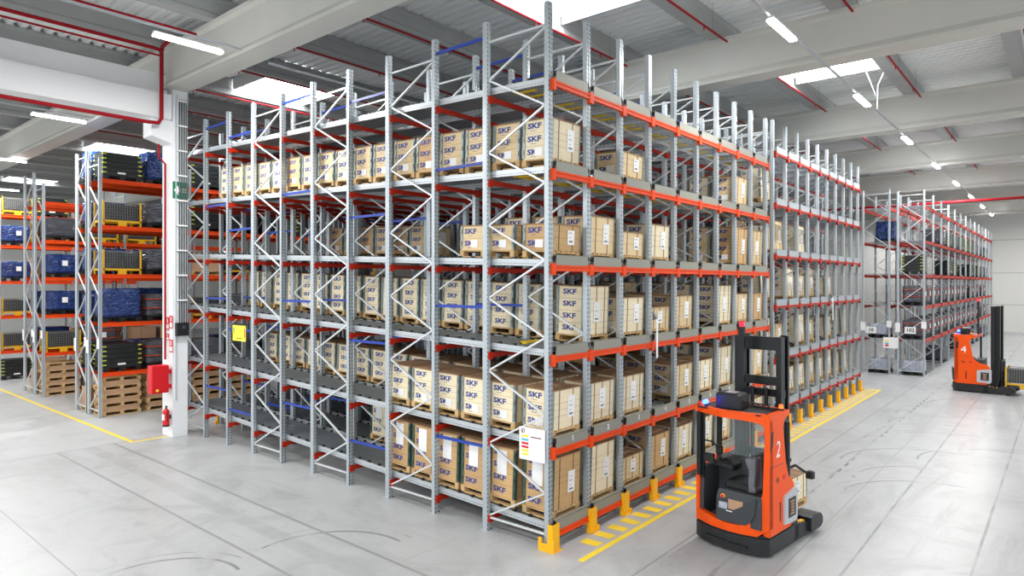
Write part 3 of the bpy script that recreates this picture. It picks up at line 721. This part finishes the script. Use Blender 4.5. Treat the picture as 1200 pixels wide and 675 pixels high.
def k_wrap(film, h, seed, tagp=True, bands=False):
    def f():
        t = empty('wrapped_pallet_load'); bpallet().build('pallet', 'crate_black', t)
        w = wrap_mb(PW - .02, PD - .02, h, .028, seed).build('film_wrapped_load', film, t, smooth=True)
        if tagp: MB().box(.5, .68, -.045, -.03, .15 + h * .4, .15 + h * .4 + .2).build('load_label', 'paper', t)
        if bands:
            b = MB()
            for z in (.35, .75): b.box(-.03, PW + .01, -.03, PD + .01, .15 + h * z, .15 + h * z + .02)
            b.build('orange_band', 'orange_beam', t)
        return t
    return f
def k_cage():
    t = empty('wire_cage'); h = .78
    b = MB()
    for x in (0, PW - .05):
        for y in (0, PD - .05): b.box(x, x + .05, y, y + .05, 0, h)
    for y in (0, PD - .05): b.box(0, PW, y, y + .05, .12, .18)
    for x in (0, PW - .05): b.box(x, x + .05, 0, PD, .12, .18)
    b.box(PW / 2 - .12, PW / 2 + .12, -.01, .05, .0, .12); b.build('frame', 'cage_yellow', t)
    g = MB(); g.box(.05, PW - .05, .008, .02, h - .06, h - .04); g.box(.05, PW - .05, PD - .02, PD - .008, h - .06, h - .04)
    for k in range(15): x = .05 + k * (PW - .1) / 14; g.box(x, x + .007, .01, .018, .19, h - .04); g.box(x, x + .007, PD - .02, PD - .012, .19, h - .04)
    for k in range(9): z = .2 + k * (h - .25) / 8; g.box(.05, PW - .05, .01, .018, z, z + .007); g.box(.01, .018, .05, PD - .05, z, z + .007)
    for k in range(10): y = .05 + k * (PD - .1) / 9; g.box(.01, .018, y, y + .007, .19, h - .04)
    g.build('wire_mesh', 'wire', t)
    wrap_mb(PW - .14, PD - .14, h - .26, .03, 5, .19).build('contents', 'goods_dark', t, (.07, .07, 0)); return t
def k_tote():
    t = empty('black_box_stack'); bpallet().build('pallet', 'crate_black', t); H_ = .145; n = 5
    b = MB(); l = MB()
    for i in range(n):
        z = .14 + i * H_; b.cbox(.01, PW - .01, .01, PD - .01, z, z + H_ - .012, .012)
        b.box(.0, PW, .0, PD, z + H_ - .035, z + H_ - .012)
        for x in (-.004, PW - .10):
            for y in (-.004, PD - .1): l.box(x, x + .104, y, y + .104, z + H_ * .45, z + H_ * .7)
    b.build('boxes', 'crate_black', t); l.build('corner_marks', 'lime', t); MB().box(.42, .65, -.008, 0.0, .2, .26).build('load_label', 'paper', t); return t
def k_carton():
    t = empty('carton_pallet'); pallet_mb(PW, PD).build('pallet', 'pallet', t)
    b = MB()
    for i in range(2):
        for j in range(2): b.box(.01 + j * PW / 2, PW / 2 - .01 + j * PW / 2, .02, PD - .02, .145 + i * .32, .46 + i * .32)
    b.build('cartons', 'card', t); return t
KIND = {'blue': (k_wrap('film_blue', .72, 1), 'blue film wrapped pallet load'), 'blueL': (k_wrap('film_blue', .92, 2, False), 'tall blue film wrapped load'),
        'grey': (k_wrap('film_grey', .70, 3, False), 'grey film wrapped load'), 'greyb': (k_wrap('film_grey', .74, 4, True, True), 'grey load with orange bands'),
        'pale': (k_wrap('film_pale', .50, 6, False), 'milky wrapped load'), 'cage': (k_cage, 'yellow wire cage with dark goods'), 'tote': (k_tote, 'stack of black boxes with lime corners'), 'carton': (k_carton, 'brown cartons on a pallet')}
CATK = {'blue': 'wrapped load', 'blueL': 'wrapped load', 'grey': 'wrapped load', 'greyb': 'wrapped load', 'pale': 'wrapped load', 'cage': 'cage', 'tote': 'box stack', 'carton': 'cartons'}
def item(kind, x, y, z, where, group, rz=0, jit=True):
    fn, desc = KIND[kind]
    if kind in protos: o = copy_tree(protos[kind])
    else: o = protos[kind] = fn()
    o.location = (x, y, z); o.rotation_euler = (0, 0, rz); tag(o, desc + ', ' + where, CATK[kind], group); return o
# empty pallets and cardboard collars in stacks
ep_mesh = pallet_mb(PW, PD - .02).mesh('empty_pallet', ['pallet']); cd_mesh = MB().box(.03, PW - .03, .02, PD - .04, 0, .118).mesh('cardboard_tray', ['card'])
def pallet_stack(x, y, n, where):
    z = 0
    for i in range(n):
        o = link('empty_pallet', ep_mesh, None, (x + random.uniform(-.015, .015), y, z)); tag(o, 'wooden pallet, %s from floor in %s' % (ORD[i], where), 'pallet', 'stacked empty pallets'); z += .146
        if i < n - 1:
            o = link('cardboard_tray', cd_mesh, None, (x + random.uniform(-.01, .01), y, z)); tag(o, 'flat brown cardboard tray, %s from floor in %s' % (ORD[i], where), 'cardboard', 'cardboard between stacked pallets'); z += .12
BW = 2.72
ROWS = [('nearest', 16.69, 17.63, [1.32, 2.88, 4.40, 5.93, 7.38], 8.08, 4), ('second', 17.83, 18.80, [1.32, 2.88, 4.40, 5.93, 7.38], 8.45, 4),
        ('third', 22.47, 23.45, [1.55, 2.95, 4.33, 5.71, 7.12], 7.86, 3), ('fourth', 23.65, 24.82, [1.55, 2.95, 4.33, 5.71, 7.12], 8.36, 2), ('fifth', 28.67, 29.7, [1.2, 2.70, 4.20, 5.75, 7.08], 7.8, 2)]
CONT = {
 'nearest': ['pallets pallets2 pallets3 pallets4 - pallets5 - -', 'tote greyb grey cage tote cage carton grey - tote', 'blueL greyb cage grey carton blue cage blue grey -', 'cage grey carton cage cage grey blue cage - -', 'cage grey tote tote tote tote grey tote - tote', 'tote blueL tote grey grey tote tote - - -'],
 'second': ['carton pallets6 carton - - -', 'tote blue cage blue cage - blue', 'blue blueL - cage blue cage', 'blue blue cage tote - blue', 'blue tote tote tote - -', 'blueL tote grey - -'],
 'third': ['pallets7 pale carton - -', 'cage greyb carton cage', 'blue blue cage', 'blue blue tote cage', 'grey cage cage tote', '- - -'],
 'fourth': ['carton carton', 'blue carton carton', 'blue blue carton', 'carton carton carton', 'cage tote cage', ''],
 'fifth': ['tote carton carton', 'cage cage blue', 'cage carton carton', 'blue blue carton', 'blue cage cage', 'cage tote cage']}
for nm, y0, y1, zl, H, nb in ROWS:
    conv_rack('orange beam pallet rack, %s row to the left of the near block' % nm, -.95, nb, BW, y0, y1, zl, H, endtags=True)
    for lv, s in enumerate(CONT[nm]):
        for k, kd in enumerate(s.split()):
            if kd == '-' or k >= nb * 2: continue
            bay, pos = divmod(k, 2); x = -.95 + bay * BW + .10 + pos * 1.30; z = 0 if lv == 0 else zl[lv - 1] + .066
            yy = y0 + .06 if nm != 'second' else y0 + .1
            if kd.startswith('pallets'): pallet_stack(x, yy, 5, 'the %s stack of %s rack row' % (ORD[k], nm)); continue
            lvn = 'on the floor' if lv == 0 else ['first', 'second', 'third', 'fourth', 'top'][lv - 1] + ' beam level'
            item(kd, x, yy, z, '%s, %s row, %s along' % (lvn, nm, ORD[k]), 'loads in the orange racks')

# far rack beyond the second block
b3z = [1.55, 3.08, 4.50, 6.03, 7.60]
conv_rack('far grey rack with thin red beams along the aisle, aisle row', 26.0, 13, 2.59, -1.35, -.33, b3z, 8.35, 'dull_red_beam', True, True)
conv_rack('far grey rack with thin red beams, back row behind aisle row', 26.0, 13, 2.59, .02, 1.10, b3z, 8.5, 'dull_red_beam', True, True)
for lv in range(6):
    for b in range(12):
        for p in range(2):
            k = b * 2 + p; rr = random.random()
            if lv == 5 or (lv == 4 and b < 2) or (lv == 3 and (b < 4 and rr < .8 or rr < .5)) or (lv == 0 and not (b > 1 and rr < .6)) or rr < .08: continue
            kd = 'greyb' if lv in (1, 2) else ('grey' if rr < .7 else 'tote')
            z = 0 if lv == 0 else b3z[lv - 1] + .08
            item(kd, 26.12 + b * 2.59 + p * 1.25, -1.28, z, '%s level of the far rack, %s along' % (LEVN[lv], ORD[k] if k < 22 else ('last but one', 'last')[k - 22]), 'loads in the far rack')
item('pale', 26.15, .1, 0, 'on the floor at the end of the far back row', 'loads in the far rack'); item('pale', 26.2, -1.26 + .0, 0, 'on the floor at the near end of the far rack', 'loads in the far rack')
item('pale', 26.15, .1, b3z[0] + .08, 'second level of the far back row', 'loads in the far rack')
item('blueL', 27.6, .1, b3z[3] + .08, 'fifth level of the far back row', 'loads in the far rack')
for i, (yy, zz, w_) in enumerate(((-.83, 1.9, .3), (.75, 1.85, .3))):
    t = empty('code_sign', (25.9, yy, zz)); tag(t, ['white code sign on the right upright of the far rack end', 'white code sign on the left upright of the far rack end'][i], 'sign')
    MB().box(-.005, .005, -.22, .22, 0, .3).build('panel', 'paper', t); MB().add(*text_geo('102' if i == 0 else '10', .22, .002, .006), 0, Matrix.Translation((-.008, 0, .15)) @ ROT_FACE_NX).build('code', 'ink_black', t)
t = empty('load_sign', (25.9, -.05, 1.2)); tag(t, 'white load sign with coloured rows on the far rack end', 'sign')
MB().box(-.005, .005, -.3, .3, 0, .5).build('board', 'paper', t); MB().box(-.008, -.005, .08, .22, .28, .36, 0).box(-.008, -.005, .08, .22, .18, .26, 1).box(-.008, -.005, .08, .22, .08, .16, 2).build('coloured_rows', ['print_yellow', 'cyan', 'red'], t)

# ------------------------------------------------------------------ reach trucks
def reach_truck(number, mx=0.0):
    t = empty('reach_truck'); hx = -.24 + mx * 1.1
    # base skirt and reach legs
    foot = [(.10, -.62), (.02, -.5), (-.05, -.28), (-.08, 0), (-.05, .28), (.02, .5), (.10, .62), (1.15, .62), (1.15, -.62)]
    b = MB(); b.prism(foot, 'z', .05, .30); b.prism([(x + (.03 if x < .5 else 0), y * .97) for x, y in foot], 'z', .30, .335)
    b.build('chassis', 'truck_black', t)
    for s in (-1, 1):
        l = MB(); ya, yb = (s * .40, s * .62)
        lo, hi = min(ya, yb), max(ya, yb)
        l.prism([(1.0, .05), (1.62, .05), (1.62, .22), (1.15, .29), (1.0, .31)], 'y', lo, hi)
        lg = l.build('reach_leg', 'truck_black', t)
        lo2, hi2 = min(s * .36, s * .68), max(s * .36, s * .68)
        MB().prism([(1.50, .07), (1.90, .07), (1.98, .12), (1.98, .22), (1.90, .30), (1.62, .34), (1.50, .30)], 'y', lo2, hi2).build('wheel_cover', 'truck_black', lg)
        MB().cyl((1.75, lo + .04, .10), (1.75, hi - .04, .10), .10, 16).build('load_wheel', 'black_plastic', lg)
        if s == -1:
            m = MB()
            for k in range(4): m.box(1.05 + k * .11, 1.11 + k * .11, lo + .03, lo + .10, .300 - k * .016, .316 - k * .016)
            m.build('yellow_marks', 'yellow', lg)
    MB().bar((-.07, .36, .17), (-.085, -.10, .15), .03, .035).bar((-.085, -.1, .15), (-.06, -.34, .14), .03, .035).build('step_guard', 'black_plastic', t)
    # orange shell
    sh = MB()
    outer = [(.62, .32), (.30, .32), (.0, .32), (-.2, .32), (-.45, .32), (-.62, .45), (-.62, .75), (-.62, 1.0), (-.62, 1.85), (-.62, 2.10), (-.58, 2.19), (-.35, 2.19), (.1, 2.19), (.62, 2.19)]
    inner = [(.565, .50), (.44, .485), (.05, .44), (-.2, .45), (-.33, .50), (-.42, .60), (-.48, .78), (-.53, 1.0), (-.555, 1.85), (-.55, 1.99), (-.50, 2.05), (-.3, 2.075), (.1, 2.08), (.62, 2.09)]
    def bow(y): return -.065 + .17 * (abs(y) / .62) ** 2
    n = len(outer); vs = []
    for o_, i_ in zip(outer, inner):
        for (y, z) in (o_, i_):
            x = bow(y) if z < 1.2 else bow(y) * (1 - (z - 1.2) * .1); vs += [(x, y, z), (x + .10, y, z)]
    fs = []
    for k in range(n - 1):
        a = k * 4; c = (k + 1) * 4
        fs += [(a, c, c + 2, a + 2), (a + 1, a + 3, c + 3, c + 1), (a, a + 1, c + 1, c), (a + 2, c + 2, c + 3, a + 3)]
    fs += [(0, 2, 3, 1), ((n - 1) * 4, (n - 1) * 4 + 1, (n - 1) * 4 + 3, (n - 1) * 4 + 2)]
    sh.add(vs, fs)
    sh.box(.09, .16, .56, .62, .32, 1.12); sh.prism([(.1, .32), (.95, .32), (.95, .95), (.55, 1.0), (.16, 1.12), (.1, 1.12)], 'y', .575, .62)
    # right flank in profile: hood and roof pillar, widening at the roof
    flank = [(.10, .33), (1.06 + hx, .33), (1.20 + hx, .42), (1.20 + hx, .98), (1.12 + hx, 1.08), (.86 + hx * .4, 1.14), (.72, 1.24), (.66, 1.40), (.56, 1.95), (.62, 2.06), (.80, 2.12), (.80, 2.19), (.10, 2.19), (.10, 1.2)]
    sh.prism(flank[:4] + [(1.12 + hx, 1.08), (.86 + hx * .4, 1.14), (.72, 1.24), (.10, 1.24)], 'y', -.62, -.52)
    sh.prism([(.10, 1.24), (.72, 1.24), (.66, 1.40), (.10, 1.40)], 'y', -.62, -.53)
    sh.prism([(.10, 1.40), (.66, 1.40), (.56, 1.95), (.10, 1.95)], 'y', -.62, -.54)
    sh.prism([(.10, 1.95), (.56, 1.95), (.62, 2.06), (.80, 2.12), (.80, 2.19), (.10, 2.19)], 'y', -.62, -.54)
    sh.build('body_shell', 'truck', t)
    MB().box(.105, .56, -.6235, -.62, 1.378, 1.384).box(.10, .104, -.6235, -.62, .34, 1.38).build('panel_seam', 'truck_black', t)
    # roof guard
    g = MB(); g.box(.06, .80, .57, .62, 2.09, 2.19); g.box(.75, .80, -.6, .6, 2.10, 2.19)
    for k in range(7): y = -.4 + k * .15; g.box(.03, .78, y, y + .025, 2.12, 2.16)
    g.build('overhead_guard', 'truck', t)
    gb = MB().box(.02, .77, -.50, .56, 2.165, 2.185); gb.build('guard_plate', 'black_plastic', t)
    MB().box(.07, .14, .53, .60, 1.05, 2.10).box(.12, .17, .5, .56, 1.0, 2.1).build('guard_post', 'mast', t)
    MB().box(.72, .78, .53, .60, .95, 2.10).build('guard_post', 'mast', t)
    MB().prism([(.13, 1.60), (.20, 1.70), (.22, 1.92), (.13, 1.92)], 'y', -.624, -.62).build('pillar_window', 'black_plastic', t)
    # operator compartment
    MB().box(.12, 1.05, -.32, .57, .335, .40).build('floor_plate', 'truck_grey', t)
    MB().prism([(-.005, .44), (-.01, .80), (.06, .92), (.62, .95), (.62, .42), (.1, .42)], 'y', -.52, .20).build('seat_base', 'truck_grey', t)
    MB().prism([(-.44, .66), (-.38, .54), (-.30, .47), (-.15, .45), (.19, .45), (.19, .70), (.06, .66), (-.10, .66), (-.22, .73), (-.46, .93)], 'x', -.035, -.005).build('storage_pocket', 'truck_grey', t)
    MB().box(-.037, -.035, -.08, .02, .62, .635).build('pocket_badge', 'white', t)
    s = MB().cbox(.14, .62, -.30, .14, .95, 1.05, .03); s.build('seat_cushion', 'black_plastic', t)
    MB().prism([(-.36, 1.02), (-.22, 1.02), (-.25, 1.42), (-.30, 1.50), (-.36, 1.50)], 'x', .16, .60).build('seat_backrest', 'black_plastic', t)
    MB().prism([(.62, .40), (.62, 1.14), (.70, 1.26), (.95, 1.26), (.95, .40)], 'y', -.52, .575).build('dashboard', 'truck_grey', t)
    MB().prism([(.12, .40), (.12, .80), (.16, 1.15), (.3, 1.2), (.62, 1.15), (.62, .40)], 'y', .50, .575).build('door_bolster', 'truck_grey', t)
    a = MB().cbox(.30, .60, .08, .44, 1.20, 1.27, .02).cbox(.45, .62, .15, .4, 1.12, 1.2, .02); a.build('control_console', 'black_plastic', t)
    MB().cyl((.40, .20, 1.27), (.40, .20, 1.33), .03, 10).cyl((.46, .34, 1.27), (.46, .34, 1.31), .07, 14).build('control_knob', 'mast', t)
    MB().cbox(.12, .18, .33, .52, 1.28, 1.42, .01).build('display', 'black_plastic', t)
    MB().tube([(.15, .55, 1.62), (.22, .42, 1.60), (.30, .34, 1.50)], .014).cbox(.24, .34, .26, .36, 1.42, 1.54, .02).build('work_lamp', 'black_plastic', t)
    MB().cyl((.02, .10, .82), (.0, .10, .825), .04, 14, 0).cyl((.005, .10, .825), (-.02, .10, .83), .024, 12, 1).build('emergency_stop', ['yellow', 'red'], t)
    MB().box(.96, .975, -.5, .5, 1.24, 2.08).build('mast_screen', 'glass', t)
    # roof equipment
    q = empty('tmp'); bpy.data.objects.remove(q)
    MB().cbox(.18, .50, -.10, .33, 2.19, 2.43, .03).build('battery_case', 'truck_black', t)
    MB().box(.24, .44, .02, .2, 2.430, 2.433).build('case_badge', 'light_grey', t)
    cb = MB()
    for k in range(5):
        y = -.12 - k * .07; cb.tube([(.3, -.08, 2.28 + .01 * k), (.3 + .05 * k, y, 2.30 - .01 * k), (.45, y - .08, 2.22), (.6, y - .1, 2.21)], .011, 6)
    cb.build('roof_cable', 'black_plastic', t)
    MB().cyl((.06, .42, 2.19), (.06, .42, 2.24), .03, 12).build('spot_lamp_base', 'black_plastic', t)
    MB().cyl((.0, .42, 2.27), (.08, .42, 2.27), .035, 14).build('blue_spot_lamp', 'blue_lamp', t)
    MB().cyl((.62, -.56, 2.19), (.62, -.56, 2.22), .045, 14).build('beacon_base', 'black_plastic', t)
    MB().cyl((.62, -.56, 2.22), (.62, -.56, 2.28), .04, 14, r2=.03).build('orange_beacon', 'orange_lamp', t)
    MB().box(.70, .76, .10, .20, 2.19, 3.42).cyl((.73, .15, 3.42), (.73, .15, 3.47), .06, 14).build('beacon_pole', 'mast', t)
    MB().cyl((.73, .15, 3.47), (.73, .15, 3.55), .04, 14).build('red_beacon', 'red_lamp', t)
    # mast
    for s in (-1, 1):
        for k, (dx, yo) in enumerate(((0, .385), (.12, .315))):
            mb = MB(); y = s * yo; x = .98 + dx + mx; dd = .13
            mb.box(x, x + dd, min(y, y + s * .02), max(y, y + s * .02), .12, 3.30); mb.box(x, x + .02, min(y, y - s * .055), max(y, y - s * .055), .12, 3.30); mb.box(x + dd - .02, x + dd, min(y, y - s * .055), max(y, y - s * .055), .12, 3.30)
            mb.build('mast_channel', 'mast', t)
    for z0, z1, xx in ((3.08, 3.30, .99), (2.50, 2.64, 1.02), (2.30, 2.42, 1.10), (1.3, 1.4, 1.10), (.2, .34, .99)):
        MB().box(xx + mx, xx + .06 + mx, -.40, .40, z0, z1).build('mast_crossbar', 'mast', t)
    for sy in (-1, 1): MB().box(1.22 + mx, 1.27 + mx, min(sy * .41, sy * .28), max(sy * .41, sy * .28), .5, 3.32).build('inner_mast', 'mast', t)
    for y in (-.12, .12): MB().cyl((1.05 + mx, y, .3), (1.05 + mx, y, 2.45), .032, 12).build('lift_cylinder', 'black_plastic', t)
    cg = MB().box(1.29 + mx, 1.34 + mx, -.42, .42, .28, .38).box(1.29 + mx, 1.34 + mx, -.42, .42, .72, .82)
    for k in range(5): y = -.40 + k * .19; cg.box(1.30 + mx, 1.33 + mx, y, y + .035, .38, 1.25)
    cg.box(1.29 + mx, 1.33 + mx, -.42, .42, 1.22, 1.28); cg.build('fork_carriage', 'mast', t)
    for y in (-.22, .12): MB().box(1.34 + mx, 1.38 + mx, y, y + .1, .22, .82).prism([(1.34 + mx, .22), (2.45 + mx, .24), (2.45 + mx, .26), (1.38 + mx, .28), (1.34 + mx, .28)], 'y', y, y + .1).build('fork', 'mast', t)
    # flank casing, badge and number
    c = MB().prism([(p_ + hx, q_) for p_, q_ in [(.80, .42), (1.22, .40), (1.26, .46), (1.26, .90), (1.16, .93), (.80, .86)]], 'y', -.655, -.60); c.build('battery_panel', 'light_grey', t)
    pb = MB().box(.92 + hx, 1.18 + hx, -.662, -.655, .50, .80)
    pb.build('panel_screen', 'truck_black', t)
    r = MB()
    for k in range(5): r.box(hx + .98 + (.02 if k in (1, 2, 3) else 0), hx + 1.12 - (.02 if k in (1, 2, 3) else 0), -.668, -.662, .54 + k * .048, .565 + k * .048)
    r.build('screen_pictogram', 'orange_lamp' if False else 'card', t)
    MB().box(.44, .475, -.624, -.62, .50, .80).build('vent_slot', 'mast', t)
    n_ = MB(); _a, _b = text_geo(number, .36, .004, .0); n_.add([(q[0] * (1.1 if number == '4' else .72) + q[1] * (.12 if number == '2' else 0), q[1], q[2]) for q in _a], _b, 0, Matrix.Translation((.38, -.628, 1.62)) @ ROT_FACE_NY); n_.build('truck_number', 'white', t)
    e = MB().box(.30, .42, -.624, -.62, 1.155, 1.17).box(.35, .365, -.624, -.62, 1.10, 1.20).box(.36, .43, -.624, -.62, 1.12, 1.135); e.build('maker_badge', 'ink_black', t)
    MB().cyl((.60, -.615, 1.16), (.60, -.63, 1.16), .04, 14).build('flank_button', 'red', t)
    return t
tr = reach_truck('2'); tr.location = (1.80, -2.19, 0); tr.rotation_euler = (0, 0, math.radians(-6))
tag(tr, 'orange reach truck number 2 standing in the aisle in the foreground', 'reach truck')
def tl(x, y, z): return tr.matrix_basis @ Vector((x, y, z))
# things carried in truck 2
def rel(o, x, y, z, rz=0): o.location = tl(x, y, z); o.rotation_euler = (0, 0, tr.rotation_euler.z + rz); return o
o = MB().box(0, .02, -.13, .11, 0, .19).build('small_carton', 'card'); rel(o, -.028, -.12, .62); tag(o, 'open brown carton in the storage pocket of reach truck 2', 'carton')
o = wrap_mb(.03, .14, .10, .02, 9, 0).build('cleaning_cloth', 'film_pale'); rel(o, -.045, .01, .64); tag(o, 'pale blue cloth tucked beside the carton in reach truck 2', 'cloth')
bg = wrap_mb(.26, .13, .50, .07, 11, 0).build('plastic_bag', 'bag', smooth=True); rel(bg, .04, -.42, .98); tag(bg, 'clear crumpled plastic bag over the seat of reach truck 2', 'bag')
a = MB().tube([(0, 0, 0), (.12, -.08, .05), (.22, -.16, -.04), (.30, -.22, -.10)], .022).cbox(.26, .38, -.30, -.18, -.17, -.05, .02).tube([(.02, 0, .0), (.02, -.02, .14)], .016)
o = a.build('camera_arm', 'black_plastic', tr, (1.08, -.46, 1.16))
MB().cyl((.98, -.50, 1.1), (.98, -.50, 1.95), .045, 12).build('accumulator', 'mast', tr)
# crate on the forks
p, had = crate_proto(2, 'wood_pale', 1); c = copy_tree(p) if had else p; c.location = tl(2.55, -.52, .285); c.rotation_euler = (0, 0, tr.rotation_euler.z + PI / 2); c.rotation_euler = (0, 0, tr.rotation_euler.z)
c.location = tl(1.46, -.30, .285); tag(c, 'small pale wooden crate carried on the forks of reach truck 2', 'crate', None)
t4 = reach_truck('4', .22); t4.location = (22.95, -2.85, 0); t4.rotation_euler = (0, 0, math.radians(-94)); tag(t4, 'distant orange reach truck number 4 turned across the aisle', 'reach truck')
o = item('cage', 0, 0, 0, '', None); mw = t4.matrix_basis; o.location = mw @ Vector((1.66, -.56, .285)); o.rotation_euler = (0, 0, t4.rotation_euler.z); tag(o, 'yellow wire cage carried on the forks of reach truck 4', 'cage')
